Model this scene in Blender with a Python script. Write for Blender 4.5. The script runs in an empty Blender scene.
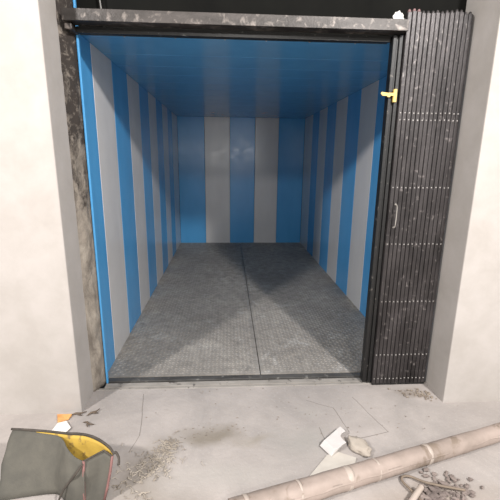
import bpy, bmesh, math, random
from mathutils import Vector, Matrix, noise
random.seed(7)
sc = bpy.context.scene
COL = sc.collection

# ------------------------------------------------------------------ helpers
def obj(name, bm, mats, parent=None, smooth=False):
    me = bpy.data.meshes.new(name)
    bm.normal_update()
    bm.to_mesh(me); bm.free()
    if not isinstance(mats, (list, tuple)): mats = [mats]
    for m in mats: me.materials.append(m)
    if smooth:
        for f in me.polygons: f.use_smooth = True
    o = bpy.data.objects.new(name, me)
    COL.objects.link(o)
    if parent is not None: o.parent = parent
    return o

def raw(name, verts, faces, mats, parent=None, smooth=False):
    me = bpy.data.meshes.new(name)
    me.from_pydata([tuple(v) for v in verts], [], faces)
    me.validate(); me.update()
    if not isinstance(mats, (list, tuple)): mats = [mats]
    for m in mats: me.materials.append(m)
    if smooth:
        for f in me.polygons: f.use_smooth = True
    o = bpy.data.objects.new(name, me)
    COL.objects.link(o)
    if parent is not None: o.parent = parent
    return o

def tag(o, label, cat, group=None, kind=None):
    o['label'] = label; o['category'] = cat
    if group: o['group'] = group
    if kind: o['kind'] = kind
    return o

def struct(o, label=None, cat=None):
    o['kind'] = 'structure'
    if label: o['label'] = label
    if cat: o['category'] = cat
    return o

def empty(name, loc=(0, 0, 0)):
    o = bpy.data.objects.new(name, None)
    o.empty_display_size = 0.05
    o.location = loc
    COL.objects.link(o)
    return o

def box(bm, x0, x1, y0, y1, z0, z1, bev=0.0, seg=2, mi=0):
    r = bmesh.ops.create_cube(bm, size=1.0)
    vs = r['verts']
    for v in vs:
        v.co = Vector(((x0+x1)/2 + v.co.x*(x1-x0), (y0+y1)/2 + v.co.y*(y1-y0), (z0+z1)/2 + v.co.z*(z1-z0)))
    fs = set(f for v in vs for f in v.link_faces)
    if bev > 0:
        es = list(set(e for v in vs for e in v.link_edges))
        res = bmesh.ops.bevel(bm, geom=es, offset=bev, segments=seg, affect='EDGES', profile=0.5)
        fs = set(res['faces']) | set(f for f in fs if f.is_valid)
    for f in fs:
        if f.is_valid: f.material_index = mi
    return vs

def frame(d):
    d = d.normalized()
    up = Vector((0, 0, 1)) if abs(d.z) < 0.9 else Vector((1, 0, 0))
    a = d.cross(up).normalized(); b = a.cross(d).normalized()
    return a, b

def tube(bm, pts, r, n=8, cap=True, mi=0):
    """r: a number, or one radius per point"""
    pts = [Vector(p) for p in pts]
    rs = r if isinstance(r, (list, tuple)) else [r]*len(pts)
    rings = []
    a = None
    for i, p in enumerate(pts):
        d = (pts[min(i+1, len(pts)-1)] - pts[max(i-1, 0)])
        d.normalize()
        if a is None: a, b = frame(d)
        else:
            a = (a - d*a.dot(d)).normalized(); b = a.cross(d).normalized()
        rings.append([bm.verts.new(p + (a*math.cos(t) + b*math.sin(t))*rs[i]) for t in [2*math.pi*k/n for k in range(n)]])
    for q, s in zip(rings, rings[1:]):
        for k in range(n):
            f = bm.faces.new((q[k], q[(k+1) % n], s[(k+1) % n], s[k])); f.material_index = mi
    if cap:
        f = bm.faces.new(rings[0][::-1]); f.material_index = mi
        f = bm.faces.new(rings[-1]); f.material_index = mi
    return rings

def disc_x(bm, c, r, depth, n=8, mi=0):
    """small domed rivet facing -y"""
    x, y, z = c
    ring = [bm.verts.new((x + r*math.cos(t), y, z + r*math.sin(t))) for t in [2*math.pi*k/n for k in range(n)]]
    top = [bm.verts.new((x + .6*r*math.cos(t), y-depth*.8, z + .6*r*math.sin(t))) for t in [2*math.pi*k/n for k in range(n)]]
    tip = bm.verts.new((x, y-depth, z))
    for k in range(n):
        f = bm.faces.new((ring[k], ring[(k+1) % n], top[(k+1) % n], top[k])); f.material_index = mi
        f = bm.faces.new((top[k], top[(k+1) % n], tip)); f.material_index = mi

def catmull(pts, n=6, closed=False):
    P = [Vector(p) for p in pts]; out = []
    m = len(P)
    rng = range(m) if closed else range(m-1)
    for i in rng:
        p0 = P[(i-1) % m] if closed else P[max(i-1, 0)]
        p1 = P[i]; p2 = P[(i+1) % m]
        p3 = P[(i+2) % m] if closed else P[min(i+2, m-1)]
        for k in range(n):
            t = k/n
            out.append(.5*((2*p1) + (p2-p0)*t + (2*p0-5*p1+4*p2-p3)*t*t + (3*p1-p0-3*p2+p3)*t**3))
    if not closed: out.append(P[-1])
    return out

# ------------------------------------------------------------------ materials
def lin(r, g, b):
    f = lambda c: (c/255/12.92) if c/255 <= .04045 else ((c/255+.055)/1.055)**2.4
    return (f(r), f(g), f(b), 1)

class NT:
    def __init__(s, name):
        s.m = bpy.data.materials.new(name); s.m.use_nodes = True
        s.t = s.m.node_tree; s.t.nodes.clear()
        s.out = s.n('ShaderNodeOutputMaterial'); s.b = s.n('ShaderNodeBsdfPrincipled')
        s.l(s.b.outputs[0], s.out.inputs[0])
        s._co = None
    def n(s, t, **k):
        x = s.t.nodes.new(t)
        for a, v in k.items(): setattr(x, a, v)
        return x
    def l(s, a, b): s.t.links.new(a, b)
    @property
    def co(s):
        if s._co is None: s._co = s.n('ShaderNodeTexCoord').outputs['Object']
        return s._co
    def noise(s, scale, detail=4, rough=.6, dist=0, stretch=None, src=None):
        x = s.n('ShaderNodeTexNoise'); x.inputs['Scale'].default_value = scale
        x.inputs['Detail'].default_value = detail; x.inputs['Roughness'].default_value = rough
        x.inputs['Distortion'].default_value = dist
        v = src or s.co
        if stretch:
            mp = s.n('ShaderNodeMapping'); mp.inputs['Scale'].default_value = stretch; s.l(v, mp.inputs[0]); v = mp.outputs[0]
        s.l(v, x.inputs['Vector']); return x.outputs['Fac']
    def rng(s, v, a, b, c=0.0, d=1.0):
        x = s.n('ShaderNodeMapRange'); s.l(v, x.inputs[0])
        for i, q in zip((1, 2, 3, 4), (a, b, c, d)): x.inputs[i].default_value = q
        return x.outputs[0]
    def math(s, op, a, b=None, clamp=False):
        x = s.n('ShaderNodeMath', operation=op, use_clamp=clamp)
        for i, q in enumerate((a, b)):
            if q is None: continue
            if isinstance(q, (int, float)): x.inputs[i].default_value = q
            else: s.l(q, x.inputs[i])
        return x.outputs[0]
    def vm(s, op, a, b=None, out=0):
        x = s.n('ShaderNodeVectorMath', operation=op)
        for i, q in enumerate((a, b)):
            if q is None: continue
            if isinstance(q, (tuple, list, Vector)): x.inputs[i].default_value = tuple(q)
            else: s.l(q, x.inputs[i])
        return x.outputs[out]
    def mix(s, fac, a, b):
        x = s.n('ShaderNodeMix', data_type='RGBA')
        for i, q in ((0, fac), (6, a), (7, b)):
            if isinstance(q, (int, float)): x.inputs[i].default_value = q
            elif isinstance(q, (tuple, list)): x.inputs[i].default_value = q
            else: s.l(q, x.inputs[i])
        return x.outputs[2]
    def set(s, k, v):
        i = s.b.inputs[k]
        if isinstance(v, (int, float, tuple, list)): i.default_value = v
        else: s.l(v, i)
    def bump(s, h, strength=.3, dist=.005):
        x = s.n('ShaderNodeBump'); x.inputs['Strength'].default_value = strength; x.inputs['Distance'].default_value = dist
        s.l(h, x.inputs['Height']); s.l(x.outputs[0], s.b.inputs['Normal'])

def mottled(name, c1, c2, scale=8, rough=.8, metal=0, lo=.35, hi=.65, bump=.2, bscale=None, bd=.004, stretch=None, spec=.5, c3=None, s3=40, lo3=.62, hi3=.7):
    t = NT(name)
    n = t.noise(scale, 5, .62, .2, stretch)
    c = t.mix(t.rng(n, lo, hi), c1, c2)
    if c3: c = t.mix(t.rng(t.noise(s3, 4, .6, .4), lo3, hi3), c, c3)
    t.set('Base Color', c); t.set('Roughness', rough); t.set('Metallic', metal); t.set('Specular IOR Level', spec)
    if bump: t.bump(t.noise(bscale or scale*5, 4), bump, bd)
    return t.m

def paint(name, c1, c2, rough=.22):
    t = NT(name)
    n = t.noise(3.0, 4, .6, .3, (1, 1, .35))
    t.set('Base Color', t.mix(t.rng(n, .35, .65), c1, c2))
    t.set('Roughness', t.rng(t.noise(9, 3), .3, .7, rough-.04, rough+.06))
    t.set('Specular IOR Level', .5)
    t.bump(t.noise(5, 2), .12, .004)
    return t.m

M = {}
BLUE1, BLUE2 = lin(84, 160, 214), lin(76, 152, 206)
M['blue'] = paint('blue paint', BLUE1, BLUE2, .2)
M['blue_ceiling'] = paint('blue ceiling paint', lin(92, 160, 208), lin(86, 152, 200), .16)
M['grey'] = paint('grey paint', lin(208, 206, 204), lin(200, 198, 197), .2)
M['seam'] = mottled('dark seam', lin(26, 40, 56), lin(20, 32, 46), rough=.6, bump=0)
M['plaster'] = mottled('white plaster', lin(176, 170, 165), lin(166, 160, 154), 5, .9, bump=.25, bscale=30)
M['plaster_grey'] = mottled('skim plaster', lin(174, 167, 160), lin(160, 153, 146), 6, .9, bump=.25, bscale=30)
def mortar():
    t = NT('rough mortar')
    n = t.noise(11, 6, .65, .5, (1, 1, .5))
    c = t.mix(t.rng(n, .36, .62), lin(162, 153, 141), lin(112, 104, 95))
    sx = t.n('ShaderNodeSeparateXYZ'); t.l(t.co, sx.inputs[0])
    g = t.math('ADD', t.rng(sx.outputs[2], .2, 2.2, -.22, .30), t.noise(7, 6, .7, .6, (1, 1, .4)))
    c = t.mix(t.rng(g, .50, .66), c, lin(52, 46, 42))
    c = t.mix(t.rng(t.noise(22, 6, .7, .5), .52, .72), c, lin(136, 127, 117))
    t.set('Base Color', c); t.set('Roughness', .95)
    t.bump(t.noise(60, 4), .8, .008)
    return t.m
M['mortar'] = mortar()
M['black'] = mottled('black painted steel', lin(20, 20, 19), lin(13, 13, 13), 3, .55, bump=.1)
M['shaft_shade'] = mottled('painted shaft shade panel', lin(22, 22, 20), lin(17, 17, 16), 3, .8, bump=.15, spec=.05)  # near-black base and low specular stand in for the shade of a deep shaft
M['rust'] = mottled('worn rusty steel', lin(70, 65, 62), lin(40, 36, 33), 9, .45, .35, bump=.35, bscale=60, stretch=(.35, 1, 1), c3=lin(122, 114, 108), s3=20, lo3=.54, hi3=.72)
M['track'] = mottled('greasy track steel', lin(36, 35, 33), lin(22, 21, 20), 8, .38, .4, bump=.25, stretch=(.3, 1, 1), c3=lin(128, 126, 120), s3=30, lo3=.64, hi3=.74)
M['gate'] = mottled('worn gate steel', lin(72, 68, 68), lin(42, 39, 39), 10, .42, .4, bump=.3, bscale=70, stretch=(1, 1, .3), c3=lin(118, 112, 110), s3=34, lo3=.60, hi3=.72)
M['gate_dark'] = mottled('dark gate steel', lin(22, 21, 20), lin(13, 13, 13), 14, .5, 0, bump=.3, bscale=70, c3=lin(100, 94, 88), s3=26, lo3=.64, hi3=.71)
M['rivet'] = mottled('bare rivet steel', lin(190, 186, 182), lin(140, 136, 132), 20, .45, .3, bump=0)
M['pink_tip'] = mottled('pinkish primer', lin(128, 98, 98), lin(108, 86, 86), 20, .7, bump=0)
M['brass'] = mottled('cream yellow paint', lin(232, 200, 120), lin(214, 178, 96), 20, .5, bump=0)
M['white_lump'] = mottled('white lump', lin(236, 234, 228), lin(214, 210, 204), 40, .9, bump=.4)
M['sill'] = mottled('grey sill steel', lin(100, 98, 95), lin(72, 70, 68), 12, .5, .3, bump=.3, stretch=(.3, 1, 1), c3=lin(150, 146, 140), s3=20, lo3=.6, hi3=.72)
M['sill_dusty'] = mottled('dusty sill', lin(160, 154, 147), lin(134, 129, 123), 12, .85, bump=.4, stretch=(.4, 1, 1), c3=lin(86, 82, 78), s3=18, lo3=.6, hi3=.68)

def checker_plate():
    t = NT('dirty checker plate')
    big = t.rng(t.noise(1.6, 5, .6, .4), .35, .68)
    fine = t.rng(t.noise(13, 6, .75, .6), .38, .66)
    c = t.mix(big, lin(152, 146, 139), lin(178, 172, 164))
    c = t.mix(t.math('MULTIPLY', fine, .75), c, lin(118, 115, 111))
    sp = t.rng(t.noise(5, 8, .75, .8), .56, .70)
    c = t.mix(t.math('MULTIPLY', sp, .55), c, lin(205, 203, 200))
    t.set('Base Color', c); t.set('Roughness', t.rng(fine, 0, 1, .52, .7)); t.set('Metallic', .25)
    t.bump(t.noise(90, 3), .25, .003)
    return t.m
M['plate'] = checker_plate()

def concrete():
    t = NT('dusty screed floor')
    P = t.co
    w = t.n('ShaderNodeTexNoise'); w.inputs['Scale'].default_value = 5; w.inputs['Detail'].default_value = 5
    t.l(P, w.inputs['Vector'])
    warp = t.vm('SCALE', t.vm('SUBTRACT', w.outputs['Color'], (.5, .5, .5)));
    warp.node.inputs['Scale'].default_value = .22
    Q = t.vm('MULTIPLY', t.vm('ADD', P, warp), (1, 1, 0))
    w2 = t.vm('SCALE', t.vm('SUBTRACT', w.outputs['Color'], (.5, .5, .5)));
    w2.node.inputs['Scale'].default_value = .03
    Q2 = t.vm('MULTIPLY', t.vm('ADD', P, w2), (1, 1, 0))
    base = t.mix(t.rng(t.noise(2.2, 6, .62, .5), .32, .68), lin(176, 168, 163), lin(150, 144, 140))
    base = t.mix(t.rng(t.noise(24, 5, .7), .56, .72, 0, .35), base, lin(150, 143, 135))
    base = t.mix(t.rng(t.noise(60, 3, .7), .60, .72, 0, .45), base, lin(182, 177, 171))
    # patches of their own shape: (x, y, rx, ry, colour, strength)
    blobs = [(.74, -.53, .17, .085, lin(122, 114, 102), .8), (.98, -.585, .12, .035, lin(140, 132, 118), .5),
             (.42, -.80, .15, .17, lin(130, 122, 113), .7), (.50, -.62, .08, .10, lin(132, 126, 118), .6),
             (1.25, -.62, .2, .13, lin(150, 147, 142), .6), (.45, -.95, .3, .1, lin(150, 142, 132), .5),
             (2.02, -.21, .13, .07, lin(126, 114, 100), .5), (1.32, -.36, .10, .05, lin(160, 155, 150), .5),
             (.80, -.80, .35, .10, lin(168, 163, 157), .5), (1.75, -.98, .3, .12, lin(140, 126, 112), .6)]
    for x, y, rx, ry, col, k in blobs:
        d = t.vm('LENGTH', t.vm('MULTIPLY', t.vm('SUBTRACT', Q, (x, y, 0)), (1/rx, 1/ry, 0)), out=1)
        base = t.mix(t.rng(d, .25, 1.25, k, 0), base, col)
    segs = [((1.466, -.342), (1.503, -.55), .0022), ((1.62, -.24), (1.713, -.559), .0020), ((1.713, -.559), (1.545, -.60), .0022),
            ((1.342, -.503), (1.35, -.603), .0022), ((.30, -.15), (.36, -.52), .0022), ((.36, -.52), (.33, -.64), .0018),
            ((1.32, -.26), (1.466, -.342), .0016)]
    for a, b, wd in segs:
        A = Vector((*a, 0)); Bv = Vector((*b, 0)); D = Bv - A
        rel = t.vm('SUBTRACT', Q2, A)
        h = t.math('MULTIPLY', t.vm('DOT_PRODUCT', rel, D, out=1), 1/D.length_squared, clamp=True)
        sv = t.vm('SCALE', D); t.l(h, sv.node.inputs['Scale'])
        sv.node.inputs[0].default_value = tuple(D)
        d = t.vm('LENGTH', t.vm('SUBTRACT', rel, sv), out=1)
        base = t.mix(t.rng(d, wd*.4, wd*1.6, .7, 0), base, lin(104, 98, 92))
    t.set('Base Color', base); t.set('Roughness', .88); t.set('Specular IOR Level', .3)
    hgt = t.math('ADD', t.noise(9, 6, .65), t.math('MULTIPLY', t.noise(70, 4, .7), .35))
    t.bump(hgt, .35, .012)
    return t.m
M['concrete'] = concrete()

# ------------------------------------------------------------------ dimensions of the lift car
W, D, H = 2.142, 4.314, 2.135
P = .4285

# car floor: two sheets of raised-pattern plate
def plate_sheet(x0, x1, y0, y1):
    vs, fs = [], []
    def quad(a, b, c, d):
        i = len(vs); vs.extend((a, b, c, d)); fs.append((i, i+1, i+2, i+3))
    zt, zb = 0.0, -.02
    quad((x0, y0, zt), (x1, y0, zt), (x1, y1, zt), (x0, y1, zt))
    quad((x0, y0, zb), (x0, y1, zb), (x1, y1, zb), (x1, y0, zb))
    quad((x0, y0, zb), (x1, y0, zb), (x1, y0, zt), (x0, y0, zt))
    quad((x0, y1, zt), (x1, y1, zt), (x1, y1, zb), (x0, y1, zb))
    quad((x0, y0, zt), (x0, y1, zt), (x0, y1, zb), (x0, y0, zb))
    quad((x1, y0, zb), (x1, y1, zb), (x1, y1, zt), (x1, y0, zt))
    pit = .029; L, w, hh = .0140, .0056, .0030
    nx = int((x1-x0-.02)/pit); ny = int((y1-y0-.02)/pit)
    for i in range(nx):
        for j in range(ny):
            cx = x0+.02+pit*(i+.35); cy = y0+.02+pit*(j+.35)
            a = math.radians(45 if (i+j) % 2 else -45)
            ux, uy = math.cos(a), math.sin(a)
            k = len(vs)
            vs.extend([(cx+ux*L, cy+uy*L, zt+1e-4), (cx-uy*w, cy+ux*w, zt+1e-4), (cx-ux*L, cy-uy*L, zt+1e-4), (cx+uy*w, cy-ux*w, zt+1e-4),
                       (cx+ux*L*.45, cy+uy*L*.45, zt+hh), (cx-ux*L*.45, cy-uy*L*.45, zt+hh)])
            fs.extend([(k, k+1, k+4), (k+1, k+2, k+5), (k+1, k+5, k+4), (k+2, k+3, k+5), (k+3, k, k+4), (k+3, k+4, k+5)])
    return vs, fs
cf = empty('floor_car'); struct(cf, 'grey steel raised-pattern floor of the lift car', 'floor')
xs = 1.06
v, f = plate_sheet(.0, xs-.003, .050, D); raw('checker_plate', v, f, M['plate'], cf)
v, f = plate_sheet(xs+.003, W, .050, D); raw('checker_plate', v, f, M['plate'], cf)
bm = bmesh.new(); box(bm, 0, W, .045, D, -.06, -.021); obj('subfloor', bm, M['black'], cf)

# side and back walls: folded sheet panels side by side
def panel(bm, a, b, axis, pos, inward, z0, z1):
    """sheet panel between a and b along the wall; the face at pos, its folded edges go back"""
    g = .0012; th = .035; e = .004
    if axis == 'x':
        x0, x1 = (pos-th, pos) if inward > 0 else (pos, pos+th)
        box(bm, x0, x1, a+g, b-g, z0-.012, z1, e, 2)
    else:
        box(bm, a+g, b-g, pos, pos+th, z0-.012, z1, e, 2)

def side_wall(name, X, inward, label):
    root = empty(name); struct(root, label, 'wall')
    edges = [.012] + [.285 + P*k for k in range(10)]
    edges[-1] = D
    edges = [e for e in edges if e < D] + [D]
    for k, (a, b) in enumerate(zip(edges, edges[1:])):
        bm = bmesh.new(); panel(bm, a, b, 'x', X, inward, .0, H)
        obj('panel', bm, M['blue'] if k % 2 == 0 else M['grey'], root)
    bm = bmesh.new()
    if inward > 0: box(bm, X-.05, X-.036, -.03, D+.05, 0, H)
    else: box(bm, X+.036, X+.05, -.03, D+.05, 0, H)
    obj('backing', bm, M['seam'], root)
    return root
side_wall('wall_left', 0.0, 1, 'left wall of the lift car in blue and grey vertical panels')
side_wall('wall_right', W, -1, 'right wall of the lift car in blue and grey vertical panels')
root = empty('wall_back'); struct(root, 'far end wall of the lift car, blue panels with two grey ones', 'wall')
be = [0, .447, .873, 1.30, 1.70, W]
tilt = [(.0, .0), (-.004, .004), (.003, -.002), (-.003, .003), (.004, -.003)]
for k in range(5):
    bm = bmesh.new(); panel(bm, be[k], be[k+1], 'y', D, 1, 0, H)
    obj('panel', bm, M['grey'] if k in (1, 3) else M['blue'], root)
bm = bmesh.new(); box(bm, -.03, W+.03, D+.036, D+.05, 0, H); obj('backing', bm, M['seam'], root)

# ceiling: transverse blue sheets with raised joints, screws along the front edge
ce = empty('ceiling', (0, 0, H)); struct(ce, 'glossy blue sheet ceiling of the lift car', 'ceiling')
ys = [.012, .53, .855, 1.16, 1.478, 1.79, 2.16, 2.523, 2.864, 3.367, 3.84, D+.03]
for a, b in zip(ys, ys[1:]):
    bm = bmesh.new(); box(bm, -.03, W+.03, a+.001, b-.001, 0, .03, .005, 2)
    obj('ceiling_sheet', bm, M['blue_ceiling'], ce)
bm = bmesh.new(); box(bm, -.03, W+.03, .012, D+.03, .031, .05); obj('backing', bm, M['seam'], ce)
for x in (.24, .532, .822, 1.065, 1.324, 1.60, 1.88):
    bm = bmesh.new()
    bmesh.ops.create_uvsphere(bm, u_segments=8, v_segments=6, radius=.006)
    for v in bm.verts: v.co = Vector((v.co.x + x, v.co.y + .15, v.co.z*.5))
    obj('screw', bm, M['rivet'], ce, True)

# ------------------------------------------------------------------ landing
def gridplane(x0, x1, y0, y1, nx, ny, f):
    vs = [(x0+(x1-x0)*i/nx, y0+(y1-y0)*j/ny, f(x0+(x1-x0)*i/nx, y0+(y1-y0)*j/ny)) for j in range(ny+1) for i in range(nx+1)]
    fs = [(j*(nx+1)+i, j*(nx+1)+i+1, (j+1)*(nx+1)+i+1, (j+1)*(nx+1)+i) for j in range(ny) for i in range(nx)]
    return vs, fs
v, f = gridplane(-2.6, 4.8, -4.2, -.10, 220, 130, lambda x, y: -.002+.004*noise.noise((x*4, y*4, 0))*min(1, max(0, (-.10-y)*6)) - .001)
fl = raw('floor', v, f, M['concrete'], None, True); struct(fl, 'pale dusty concrete landing floor in front of the lift', 'floor')

# landing walls with the return (reveal) running back to the lift opening
def landing_wall(name, x0, x1, label):
    bm = bmesh.new(); box(bm, x0, x1, -.316, .0, -.02, 3.3, .006, 2)
    return struct(obj(name, bm, M['plaster']), label, 'wall')
landing_wall('wall_landing_left', -2.6, -.022, 'pale plastered landing wall left of the lift')
landing_wall('wall_landing_right', 2.166, 4.8, 'pale plastered landing wall right of the lift')
# broken mortar edge between the left return and the steel opening
def rough_strip(name, x0, x1, y0, y1, z0, z1, amp, mat):
    nz = 150; prof = 14
    vs = []; 
    for j in range(nz+1):
        z = z0+(z1-z0)*j/nz
        for i in range(prof):
            t = i/(prof-1)
            # profile from the return, across the broken face, to the opening
            if t < .5: px, py = x0+(x1-x0)*(t/.5)*.75, y0+(y1-y0)*(t/.5)*.55
            else: px, py = x0+(x1-x0)*(.75+.25*(t-.5)/.5), y0+(y1-y0)*(.55+.45*(t-.5)/.5)
            n = noise.noise((px*30, py*30, z*11))*amp + noise.noise((px*90, py*90, z*42))*amp*.6
            k = math.sin(math.pi*min(1, max(0, t)))
            vs.append((px+n*k*.9, py-abs(n)*k*1.2, z))
        vs.append((x0, y1, z))
    m = prof+1; fs = []
    for j in range(nz):
        for i in range(m):
            a = j*m+i; b = j*m+(i+1) % m
            fs.append((a, b, b+m, a+m))
    fs.append(tuple(range(m))[::-1]); fs.append(tuple(nz*m+i for i in range(m)))
    return raw(name, vs, fs, mat, None, True)
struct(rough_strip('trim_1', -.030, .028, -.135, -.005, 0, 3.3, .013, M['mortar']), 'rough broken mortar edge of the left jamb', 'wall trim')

# blue steel jamb of the car showing beside and above the track
bm = bmesh.new(); box(bm, .030, .042, -.03, -.011, 0, 2.9, .003, 2)
struct(obj('trim_2', bm, M['blue']), 'thin blue steel upright at the left edge of the opening', 'wall trim')
# painted shaft shade panel above the opening, near-black for a deep void's shade
bm = bmesh.new(); box(bm, -.021, 2.165, -.0095, .0095, 2.1195, 3.3)
struct(obj('shaft_shade_panel', bm, M['shaft_shade']), 'painted shaft shade panel above the lift opening', 'wall')

# sill: car sill, running gap, landing sill
sl = empty('door_sill', (1.1, 0, 0)); tag(sl, 'long steel threshold with grooves between lift floor and concrete', 'threshold', kind='thing')
def part(name, bm, mats, parent, smooth=False):
    for v in bm.verts: v.co -= parent.location
    return obj(name, bm, mats, parent, smooth)
bm = bmesh.new(); box(bm, .03, 2.165, -.005, .040, -.027, -.001, .002); part('car_sill', bm, M['sill'], sl)
bm = bmesh.new(); box(bm, .03, 2.165, -.072, -.026, -.027, -.001, .002); part('landing_sill', bm, M['sill_dusty'], sl)
bm = bmesh.new(); box(bm, -.02, 2.175, -.101, -.080, -.027, -.0005, .003); part('landing_edge', bm, M['sill_dusty'], sl)
bm = bmesh.new(); box(bm, -.02, 2.175, -.10, .043, -.07, -.028); part('sill_bed', bm, M['black'], sl)

# ------------------------------------------------------------------ track beam over the opening
bmroot = empty('track_beam', (.9, -.1, 2.10)); tag(bmroot, 'long rust-flecked steel gate track beam across the top of the opening', 'beam', kind='thing')
bm = bmesh.new()
box(bm, .012, 1.785, -.152, -.144, 2.118, 2.174, .002)
box(bm, .012, 1.785, -.144, -.075, 2.118, 2.124, .002)
part('angle_iron', bm, M['rust'], bmroot)
bm = bmesh.new()
box(bm, .05, 1.728, -.070, -.064, 2.086, 2.116, .0015); box(bm, .05, 1.728, -.020, -.014, 2.090, 2.116, .0015)
box(bm, .05, 1.728, -.064, -.020, 2.110, 2.116)
box(bm, .05, 1.728, -.064, -.052, 2.086, 2.090, .001); box(bm, .05, 1.728, -.032, -.020, 2.090, 2.094, .001)
part('roller_track', bm, M['track'], bmroot)
bm = bmesh.new(); box(bm, .05, 1.728, -.012, .012, 2.098, 2.119, .003); part('edge_angle', bm, M['black'], bmroot)
bm = bmesh.new(); box(bm, .012, .05, -.130, -.03, 2.085, 2.116, .006); part('end_bracket', bm, M['rust'], bmroot)

# crumpled white lump on the beam end
bm = bmesh.new(); bmesh.ops.create_icosphere(bm, subdivisions=3, radius=1)
for v in bm.verts:
    n = 1 + .35*noise.noise(v.co*2.2+Vector((3, 1, 2))) + .18*noise.noise(v.co*5)
    v.co = Vector((v.co.x*.031*n, v.co.y*.019*n, max(-.018, v.co.z*.022*n)+.018))
o = obj('plaster_lump', bm, M['white_lump']); o.location = (1.742, -.112, 2.1245)
o.location.z = 2.1205
for v in o.data.vertices: v.co.z *= 2.5
tag(o, 'small crumpled white lump on the right end of the track beam', 'plaster lump')

# cable hanging in the dark above the beam
bm = bmesh.new(); tube(bm, [(.146, -.05, 2.90), (.160, -.042, 2.4), (.185, -.042, 2.117)], .0045, 8)
o = obj('hanging_cable', bm, M['sill']); tag(o, 'thin grey cable rising above the left part of the track beam', 'cable')

# ------------------------------------------------------------------ folded collapsible gate
gate = empty('collapsible_gate', (1.9, -.1, 0)); tag(gate, 'folded dark steel collapsible gate with riveted upright channels, right of the opening', 'gate')
GX0, NP, SP = 1.786, 14, .0258
rows = [1.715, 1.678, 1.302, .963, .592, .223, .05]
for k in range(NP):
    x = GX0 + SP*k + .002; dz = random.uniform(-.006, .006); dy = random.uniform(-.002, .002)
    y0 = -.122 + dy
    bm = bmesh.new()
    # U channel: rounded web to the front, two flanges behind
    wv = .0222
    box(bm, x, x+wv, y0, y0+.006, .014, 2.222+dz, .0028, 2)
    box(bm, x, x+.0035, y0+.004, y0+.030, .014, 2.218+dz, .001, 1)
    box(bm, x+wv-.0035, x+wv, y0+.004, y0+.030, .014, 2.218+dz, .001, 1)
    for r in rows: disc_x(bm, (x+wv/2, y0, r + dz*.3), .0042, .003, 8, 1)
    part('upright', bm, [M['gate'], M['rivet']], gate)
    # rounded head with its roller pin
    bm = bmesh.new()
    pts = [(x+wv/2, y0+.012, 2.212+dz), (x+wv/2, y0+.012, 2.224+dz), (x+wv/2, y0+.012, 2.232+dz), (x+wv/2, y0+.012, 2.236+dz)]
    tube(bm, pts, [.0095, .0095, .007, .003], 10)
    part('head_cap', bm, M['pink_tip'] if k < 3 else M['gate'], gate, True)
# scissor bars, seen edge-on between the uprights
for i, (a, b) in enumerate(((1.70, 1.36), (1.30, 1.02), (.963, .64), (.592, .27))):
    for s in (0, 1):
        for q in range(3):
            xa = GX0 + SP*(q*4.6) + .004; xb = xa + SP*3.6
            bm = bmesh.new()
            za, zb = (a, b) if s == 0 else (b, a)
            y = -.088 + .006*s
            n0 = Vector((xb-xa, 0, zb-za)).normalized(); t = Vector((n0.z, 0, -n0.x))*.008
            c = [Vector((xa, y, za))-t, Vector((xa, y, za))+t, Vector((xb, y, zb))+t, Vector((xb, y, zb))-t]
            vs = [bm.verts.new(p) for p in c] + [bm.verts.new(p+Vector((0, .004, 0))) for p in c]
            for fa in ((0, 1, 2, 3), (7, 6, 5, 4), (0, 4, 5, 1), (1, 5, 6, 2), (2, 6, 7, 3), (3, 7, 4, 0)): bm.faces.new([vs[z] for z in fa])
            part('scissor_bar', bm, M['gate_dark'], gate)
# leading post: two channels back to back with a strip between
bm = bmesh.new()
box(bm, 1.731, 1.752, -.100, -.050, .012, 2.114, .003, 2)
box(bm, 1.7525, 1.7625, -.092, -.055, .012, 2.108, .001, 1); box(bm, 1.735, 1.850, -.049, -.045, .012, 2.108)
box(bm, 1.763, 1.784, -.104, -.050, .012, 2.114, .003, 2)
part('leading_post', bm, M['gate_dark'], gate)
# latch
lt_bm = bmesh.new()
box(lt_bm, 1.752, 1.770, -.124, -.104, 1.770, 1.838, .003, 2)
lt = part('latch', lt_bm, M['brass'], gate)
bm = bmesh.new()
prof = [(1.764, 1.818), (1.716, 1.818), (1.684, 1.822), (1.680, 1.814), (1.690, 1.803), (1.716, 1.802), (1.720, 1.796), (1.732, 1.796), (1.734, 1.803), (1.764, 1.803)]
fr = [bm.verts.new((x, -.122, z)) for x, z in prof]; bk = [bm.verts.new((x, -.113, z)) for x, z in prof]
bm.faces.new(fr[::-1]); bm.faces.new(bk)
for i in range(len(prof)): bm.faces.new((fr[i], fr[(i+1) % len(prof)], bk[(i+1) % len(prof)], bk[i]))
bmesh.ops.recalc_face_normals(bm, faces=bm.faces)
hk = obj('latch_tongue', bm, M['brass'], lt)
for v in hk.data.vertices: v.co -= Vector(gate.location)
# pull handle on the stack
bm = bmesh.new()
tube(bm, catmull([(1.824, -.122, 1.203), (1.8245, -.140, 1.201), (1.8255, -.147, 1.18), (1.8245, -.147, 1.09), (1.823, -.140, 1.068), (1.8225, -.122, 1.066)], 5), .0026, 8)
for z in (1.203, 1.066):
    bmesh.ops.create_uvsphere(bm, u_segments=10, v_segments=8, radius=.006, matrix=Matrix.Translation((1.8235, -.126, z)))
part('pull_handle', bm, M['sill_dusty'], gate, True)
# bottom shoe
bm = bmesh.new(); box(bm, 1.79, 2.145, -.118, -.09, .0005, .013, .002); part('bottom_shoe', bm, M['gate_dark'], gate)

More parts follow.
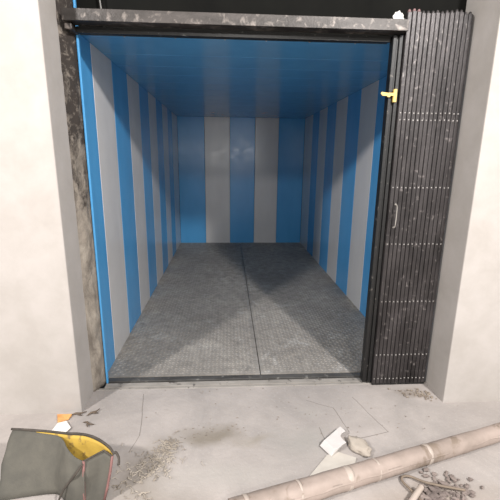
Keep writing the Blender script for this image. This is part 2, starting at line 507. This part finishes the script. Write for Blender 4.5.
# ------------------------------------------------------------------ wrapped pipe lying on the landing
M['pipe'] = mottled('dusty beige wrapping', lin(162, 147, 138), lin(142, 129, 120), 7, .7, bump=.35, bscale=26, c3=lin(128, 114, 102), s3=9, lo3=.58, hi3=.66)
M['tape'] = mottled('pale packing tape', lin(176, 164, 154), lin(164, 152, 142), 12, .5, bump=.2)
M['rough_end'] = mottled('brown card core', lin(176, 146, 120), lin(148, 120, 98), 20, .9, bump=.3)
pa, pb = Vector((.845, -1.050, .0500)), Vector((2.42, -.598, .0400))
ax = (pb-pa).normalized(); sd = Vector((-ax.y, ax.x, 0))
pipe = empty('wrapped_pipe', (1.6, -.82, 0)); tag(pipe, 'long pipe in beige wrapping and tape lying across the concrete', 'pipe')
def along(d, r=0.0, th=0.0): return pa + ax*d + (sd*math.cos(th) + Vector((0, 0, 1))*math.sin(th))*r
Lp = (pb-pa).length
ns, nn = 90, 28
vs, fs = [], []
for i in range(ns+1):
    d = Lp*i/ns
    for k in range(nn):
        th = 2*math.pi*k/nn
        n = noise.noise((d*7, math.cos(th)*1.4, math.sin(th)*1.4))*.003 + noise.noise((d*30, math.cos(th)*3, math.sin(th)*3))*.0012
        r = .0490 - .010*d/Lp + n + (.0016 if th > 1.9 and th < 3.4 else 0)
        p = along(d, r, th); p.z = max(p.z, .0008)
        vs.append(p)
for i in range(ns):
    for k in range(nn):
        a = i*nn+k; b = i*nn+(k+1) % nn
        fs.append((a, a+nn, b+nn, b))
rw = raw('wrapping', [p-pipe.location for p in vs], fs, M['pipe'], pipe, True)
so = rw.modifiers.new('thick', 'SOLIDIFY'); so.thickness = .004; so.offset = 0
bm = bmesh.new(); tube(bm, [along(-.02), along(.0), along(Lp*.5), along(Lp+.015)], [.042, .042, .038, .033], 24); part('core', bm, M['rough_end'], pipe, True)
for d, wd in ((.06, .018), (.30, .012), (.545, .035), (.70, .012), (1.00, .022)):
    vs, fs = [], []
    for i in range(4):
        for k in range(nn):
            th = 2*math.pi*k/nn
            p = along(d + wd*(i/3-.5) + .008*math.sin(th), (.0518 if i in (1, 2) else .0508) - .010*d/Lp, th); p.z = max(p.z, .0004); vs.append(p)
    for i in range(3):
        for k in range(nn):
            a = i*nn+k; b = i*nn+(k+1) % nn; fs.append((a, a+nn, b+nn, b))
    o = raw('tape_band', [p-pipe.location for p in vs], fs, M['tape'], pipe, True)
    so = o.modifiers.new('thick', 'SOLIDIFY'); so.thickness = .001
# torn seam of the wrapping, a raised flap along the side facing the room
def strip(bm, pts, w, th, zoff=0):
    prev = None
    for p, q in pts:
        cur = [bm.verts.new(p), bm.verts.new(q), bm.verts.new(q+Vector((0, 0, th))), bm.verts.new(p+Vector((0, 0, th)))]
        if prev:
            for k in range(4): bm.faces.new((prev[k], prev[(k+1) % 4], cur[(k+1) % 4], cur[k]))
        else: bm.faces.new(cur[::-1])
        prev = cur
    bm.faces.new(prev)
bm = bmesh.new()
th0 = math.radians(150)
strip(bm, [(along(d, .0505 - .010*d/Lp, th0 + .12*noise.noise((d*6, 1, 1))), along(d, .0528 - .010*d/Lp, th0 + .25 + .2*noise.noise((d*9, 2, 1)))) for d in [Lp*i/60 for i in range(4, 57)]], 0, .0015)
bmesh.ops.recalc_face_normals(bm, faces=bm.faces)
part('wrapping_flap', bm, M['pipe'], pipe, True)

# ------------------------------------------------------------------ broken pieces beside the pipe
def prism(pts_top, pts_bot, mi=0):
    bm = bmesh.new()
    a = [bm.verts.new(p) for p in pts_top]; b = [bm.verts.new(p) for p in pts_bot]
    n = len(a)
    bm.faces.new(a); bm.faces.new(b[::-1])
    for i in range(n): bm.faces.new((a[i], b[i], b[(i+1) % n], a[(i+1) % n]))
    bmesh.ops.recalc_face_normals(bm, faces=bm.faces)
    return bm
M['tile_white'] = mottled('white chunk', lin(206, 202, 199), lin(196, 191, 188), 9, .6, bump=.15)
M['stone'] = mottled('beige lump', lin(178, 168, 156), lin(160, 150, 139), 9, .95, bump=.5)
M['board'] = mottled('pale board', lin(190, 184, 175), lin(180, 173, 164), 8, .9, bump=.15)
top = [(1.3325, -0.6452, .036), (1.4469, -0.5451, .036), (1.4653, -0.5839, .036), (1.4408, -0.5982, .036), (1.4265, -0.6197, .036), (1.4326, -0.6452, .036), (1.4449, -0.6657, .036), (1.4163, -0.6841, .036), (1.3968, -0.7014, .036), (1.3662, -0.7127, .036)]
bot = [(1.3090, -0.6500, .006), (1.4429, -0.5411, .006), (1.4613, -0.5719, .006), (1.4368, -0.5862, .006), (1.4225, -0.6077, .006), (1.4286, -0.6332, .006), (1.4409, -0.6537, .006), (1.4123, -0.6721, .006), (1.3868, -0.6974, .006), (1.3500, -0.7260, .006)]
bm = prism(top, bot)
bmesh.ops.bevel(bm, geom=list(bm.edges), offset=.0014, segments=1, affect='EDGES')
o = obj('broken_block', bm, M['tile_white']); tag(o, 'bright white broken block with a jagged right edge on the concrete', 'broken block')
# beige lump leaning to the block's broken side
bm = bmesh.new(); bmesh.ops.create_icosphere(bm, subdivisions=4, radius=1)
for v in bm.verts:
    n = 1 + .30*noise.noise(v.co*1.6+Vector((7, 0, 1))) + .10*noise.noise(v.co*6)
    z = v.co.z*.028*n
    v.co = Vector((v.co.x*.044*n, v.co.y*.068*n, min(z, .022+.004*v.co.x)))
    v.co.z = max(v.co.z, -.012)+.012
o = obj('mortar_lump', bm, M['stone'], None, True); o.location = (1.512, -.668, .0006); o.rotation_euler.z = math.radians(28)
tag(o, 'beige broken mortar lump touching the right side of the white block', 'mortar lump')
bd = [(1.215, -.838), (1.330, -.715), (1.385, -.690), (1.475, -.738), (1.450, -.785), (1.36, -.80), (1.30, -.825)]
bm = prism([(x, y, .0055) for x, y in bd], [(x, y, .001) for x, y in bd])
o = obj('board_offcut', bm, M['board']); tag(o, 'flat pale board offcut lying between the white block and the pipe', 'board offcut')

# ------------------------------------------------------------------ open bag bottom left
M['bag_grey'] = mottled('grey green cloth', lin(92, 89, 81), lin(78, 76, 70), 8, .9, bump=.25, bscale=120)
M['bag_yellow'] = mottled('yellow lining', lin(190, 158, 66), lin(170, 138, 58), 6, .75, bump=.3, bscale=30, c3=lin(120, 98, 58), s3=22, lo3=.58, hi3=.68)
M['pink'] = mottled('pink piping cloth', lin(136, 98, 94), lin(120, 86, 82), 20, .85, bump=.2)
M['dark_edge'] = mottled('dark binding', lin(74, 67, 60), lin(58, 53, 48), 20, .8, bump=.2)
bag = empty('shopping_bag', (.15, -.85, 0)); tag(bag, 'open grey cloth bag with pink piping and a bright yellow lining', 'bag')
def sheet(name, rim, base, mat, rows=10, sag=.0, wr=.004, th=.003, seed=0):
    rim = [Vector(p) for p in rim]; base = [Vector(p) for p in base]
    n = len(rim); vs, fs = [], []
    for j in range(rows+1):
        t = j/rows
        for i in range(n):
            p = rim[i].lerp(base[i], t)
            d = noise.noise(p*16+Vector((seed, 0, 0)))*wr*math.sin(math.pi*t)
            o_ = (Vector((p.x-.18, p.y+.83, 0)).normalized())*(sag*math.sin(math.pi*t)+d)
            vs.append(p+o_-bag.location)
    for j in range(rows):
        for i in range(n-1):
            a = j*n+i; fs.append((a, a+1, a+n+1, a+n))
    o = raw(name, vs, fs, mat, bag, True)
    s = o.modifiers.new('thick', 'SOLIDIFY'); s.thickness = th; s.offset = 0
    return o
A = (.228, -.925, .209); B = (.338, -.898, .205); Mid = (.296, -.874, .215)
Dl = (-.16, -.735, .225); Dd = (.085, -.797, .212)
front_rim = catmull([Dl, (-.03, -.760, .223), (.062, -.785, .224), (.100, -.812, .220), (.128, -.848, .215), (.178, -.896, .210), A], 6)
front_base = [Vector((p.x, p.y-.035-.35*max(0, A[0]-p.x), .004)) for p in front_rim]
for p in front_base: p.y = max(p.y, -.985)
sheet('long_panel', front_rim, front_base, M['bag_grey'], 10, .018, .012, seed=1)
gus_rim = [Vector(A).lerp(Vector(Mid), t) for t in (0, .25, .5, .75)] + [Vector(Mid).lerp(Vector(B), t) for t in (0, .33, .66, 1)]
gb = [front_base[-1].lerp(Vector((.298, -.932, .004)), i/7) for i in range(8)]
sheet('end_panel', gus_rim, gb, M['bag_grey'], 10, .006, .006, seed=2)
back_rim = catmull([B, (.334, -.880, .216), (.268, -.828, .226), (.190, -.792, .230), (.10, -.778, .228), (-.03, -.752, .226), Dl], 6)
bb0 = Vector((.298, -.932, .004))
back_base = [Vector((min(p.x, .292), p.y-.01, .004)) for p in back_rim]; back_base[0] = bb0; back_base[1] = bb0.lerp(back_base[2], .5)
sheet('rear_panel', back_rim, back_base, M['bag_grey'], 10, .0, .004, seed=3)
cen = Vector((.22, -.86, 0))
lin_rim = [p + (Vector((cen.x, cen.y, p.z))-p).normalized()*.006 + Vector((0, 0, -.003)) for p in back_rim[:32]]
lin_base = [Vector((p.x*.75+cen.x*.25, p.y*.72+cen.y*.28-.02, .09)) for p in lin_rim]
sheet('lining', lin_rim, lin_base, M['bag_yellow'], 10, .0, .014, seed=4)
bm = bmesh.new()
rb = [p + Vector((0, 0, .003)) for p in back_rim]
tip = [Vector((.372, -.930, .190)), Vector((.368, -.910, .208)), Vector((.350, -.888, .217))]
tube(bm, catmull(tip + rb[4::4] + [rb[-1]], 4), .0052, 8); part('rim_binding', bm, M['dark_edge'], bag, True)
bm = bmesh.new(); tube(bm, [Vector(A)+Vector((0, 0, .004)), Vector(A).lerp(front_base[-1], .3)+Vector((0, -.006, 0)), Vector(A).lerp(front_base[-1], .65)+Vector((0, -.006, 0)), front_base[-1]+Vector((0, 0, .006))], .0055, 8); part('piping', bm, M['pink'], bag, True)
bm = bmesh.new(); tube(bm, [Vector(B)+Vector((0, 0, .004)), Vector(B).lerp(bb0, .3)+Vector((.003, -.004, 0)), Vector(B).lerp(bb0, .65)+Vector((.003, -.004, 0)), bb0+Vector((0, 0, .006))], .0055, 8); part('piping', bm, M['pink'], bag, True)
bm = bmesh.new(); tube(bm, [p + Vector((0, -.002, .003)) for p in gus_rim], .004, 8); part('end_hem', bm, M['dark_edge'], bag, True)
fr = [(A[0]-.002, A[1]-.008, A[2]-.004), (.200, -.948, .170), (.169, -.936, .125), (.140, -.934, .085), (.119, -.936, .045), (.105, -.934, .008)]
bm = bmesh.new(); tube(bm, catmull(fr, 6), .0045, 8); part('handle_strap', bm, M['dark_edge'], bag, True)

# ------------------------------------------------------------------ scraps and debris
M['orange'] = mottled('orange scrap', lin(214, 160, 98), lin(190, 134, 80), 20, .8, bump=.2)
M['paper'] = mottled('white paper', lin(232, 226, 220), lin(222, 215, 208), 9, .9, bump=.15)
M['wood'] = mottled('dark wood chip', lin(112, 98, 84), lin(84, 72, 62), 30, .9, bump=.3)
M['straw'] = mottled('pale straw', lin(186, 176, 162), lin(120, 110, 99), 6, .9, bump=0)
M['rubble'] = mottled('small rubble', lin(158, 146, 132), lin(112, 100, 90), 12, .95, bump=.3)
M['cable'] = mottled('dusty cable', lin(130, 116, 102), lin(110, 98, 86), 20, .8, bump=0)
bm = prism([(-.15, -.345, .012), (-.066, -.349, .014), (-.072, -.385, .006), (-.12, -.41, .008)], [(-.15, -.345, .002), (-.066, -.349, .002), (-.072, -.385, .002), (-.12, -.41, .002)])
tag(obj('orange_scrap', bm, M['orange']), 'small orange scrap against the foot of the left wall', 'scrap')
bm = prism([(-.12, -.41, .004), (-.075, -.405, .012), (-.029, -.458, .010), (-.055, -.525, .004), (-.13, -.52, .004)], [(-.12, -.41, .002), (-.075, -.405, .010), (-.029, -.458, .008), (-.055, -.525, .002), (-.13, -.52, .002)])
tag(obj('paper_scrap', bm, M['paper']), 'white paper scrap on the floor behind the bag', 'paper')
chips = [(.050, -.330, 40, .040, 'crooked dark chip nearest the corner of the left wall'), (.052, -.425, -25, .036, 'curled dark chip on the concrete behind the bag'), (-.035, -.338, 15, .045, 'dark sliver lying along the foot of the left wall')]
for x, y, a, L, lab in chips:
    bm = bmesh.new()
    pts = [(-L, 0, .004), (-L*.3, .006, .007), (L*.3, -.004, .009), (L, .008, .006)]
    tube(bm, pts, [.002, .006, .005, .002], 6)
    tube(bm, [(-L*.2, .004, .006), (L*.1, -.012, .007), (L*.5, -.020, .004)], [.003, .004, .0015], 6)
    o = obj('wood_chip', bm, M['wood'], None, True); o.location = (x, y, 0); o.rotation_euler.z = math.radians(a)
    tag(o, lab, 'wood chip', 'dark chips by the left wall')

def scatter(name, spots, n, mat, rmin, rmax, label, fibre=False, cat='debris'):
    bm = bmesh.new()
    for _ in range(n):
        cx, cy, rx, ry = random.choice(spots)
        x = random.gauss(cx, rx*.5); y = random.gauss(cy, ry*.5)
        s = random.uniform(rmin, rmax)
        if fibre:
            a = random.uniform(0, math.pi*2); L = random.uniform(.01, .04)
            tube(bm, [(x, y, .003), (x+math.cos(a)*L*.5, y+math.sin(a)*L*.5, random.uniform(.004, .010)), (x+math.cos(a+.5)*L, y+math.sin(a+.5)*L, .003)], s, 4)
        else:
            m = Matrix.Translation((x, y, s*.5)) @ Matrix.Rotation(random.uniform(0, 6), 4, 'Z') @ Matrix.Diagonal((random.uniform(.7, 1.6), random.uniform(.6, 1), .6, 1))
            r = bmesh.ops.create_icosphere(bm, subdivisions=1, radius=s, matrix=m)
            for v in r['verts']: v.co += Vector((random.uniform(-1, 1), random.uniform(-1, 1), random.uniform(-.5, .5)))*s*.25
    o = obj(name, bm, mat); return tag(o, label, cat, kind='stuff')
scatter('straw_litter', [(.42, -.80, .14, .14), (.48, -.70, .10, .10), (.52, -.62, .06, .08)], 260, M['straw'], .0010, .0022, 'straw and dust litter on the floor right of the bag', True)
scatter('gravel_litter', [(2.02, -.21, .12, .05), (2.09, -.25, .05, .05)], 70, M['rubble'], .003, .009, 'gravel litter at the foot of the right wall beside the gate')
scatter('crumb_litter', [(.76, -.53, .2, .09), (1.1, -.45, .7, .3), (1.6, -.45, .5, .25), (.9, -.13, .9, .03)], 120, M['rubble'], .0015, .004, 'scattered mortar crumbs on the concrete before the threshold')
# heap beyond the pipe
M['mauve'] = mottled('mauve rubble', lin(136, 124, 118), lin(98, 88, 84), 10, .95, bump=.3)
scatter('rubble_heap', [(1.80, -.955, .10, .07), (1.72, -1.0, .08, .05), (1.88, -.93, .1, .08)], 150, M['mauve'], .005, .016, 'brown stony rubble litter in the near corner this side of the pipe')
bm = bmesh.new(); tube(bm, [(1.700, -.945, .030), (1.57, -1.055, .022)], .0125, 14)
o = obj('white_stick', bm, M['tape'], None, False); tag(o, 'short pale stick lying in the rubble near the pipe', 'stick')
bm = bmesh.new(); tube(bm, catmull([(1.90, -.955, .012), (1.80, -.935, .02), (1.735, -.905, .015), (1.685, -.866, .010), (1.650, -.868, .010), (1.640, -.895, .010), (1.652, -.935, .012), (1.672, -.985, .008), (1.70, -1.04, .007)], 8), .0055, 8)
o = obj('cable_loop', bm, M['cable'], None, True); tag(o, 'dusty brown cable bent in a loop on the floor beside the pipe', 'cable')

# ------------------------------------------------------------------ light: assumed unseen landing lamps inferred from shadows, two behind the camera, one farther back
def lamp(name, loc, power, r, col=(1, .966, .945)):
    L = bpy.data.lights.new(name, 'POINT'); L.energy = power; L.shadow_soft_size = r; L.color = col
    o = bpy.data.objects.new(name, L); o.location = loc; COL.objects.link(o); return o
lamp('assumed_landing_lamp', (-1.99, -3.2, 3.31), 760, .13)
lamp('assumed_landing_lamp', (2.594, -3.2, 3.31), 760, .13)
lamp('assumed_landing_lamp', (1.1, -4.6, 3.06), 225, .12)
# assumed wide light far behind the camera, unseen, added for reflections and interior fill
L = bpy.data.lights.new('assumed_fill_light', 'AREA'); L.shape = 'RECTANGLE'; L.size = 4.6; L.size_y = .9; L.energy = 75; L.color = (1, .97, .93)
lo = bpy.data.objects.new('assumed_fill_light', L); lo.location = (1.9, -7.5, 1.8); lo.rotation_euler = (math.pi/2, 0, 0); COL.objects.link(lo)
w = bpy.data.worlds.new('World'); sc.world = w; w.use_nodes = True
w.node_tree.nodes['Background'].inputs[0].default_value = (1, .97, .93, 1)
w.node_tree.nodes['Background'].inputs[1].default_value = .55

# ------------------------------------------------------------------ camera
f, yaw, pitch, roll = 375.78, .0602, .2355, .01124
cd = bpy.data.cameras.new('camera'); cam = bpy.data.objects.new('camera', cd); COL.objects.link(cam)
cd.sensor_fit = 'HORIZONTAL'; cd.sensor_width = 36; cd.lens = f/500*36; cd.clip_start = .05
F = Vector((math.sin(yaw)*math.cos(pitch), math.cos(yaw)*math.cos(pitch), -math.sin(pitch)))
r0 = Vector((math.cos(yaw), -math.sin(yaw), 0)); u0 = r0.cross(F)
r = r0*math.cos(roll) + u0*math.sin(roll); u = -r0*math.sin(roll) + u0*math.cos(roll)
mt = Matrix((r, u, -F)).transposed().to_4x4(); mt.translation = Vector((.8357, -2.2908, 1.45))
cam.matrix_world = mt
sc.camera = cam
vs_ = sc.view_settings; vs_.view_transform = 'Standard'; vs_.look = 'None'; vs_.gamma = 1; vs_.use_curve_mapping = False
vs_.exposure = 0.0
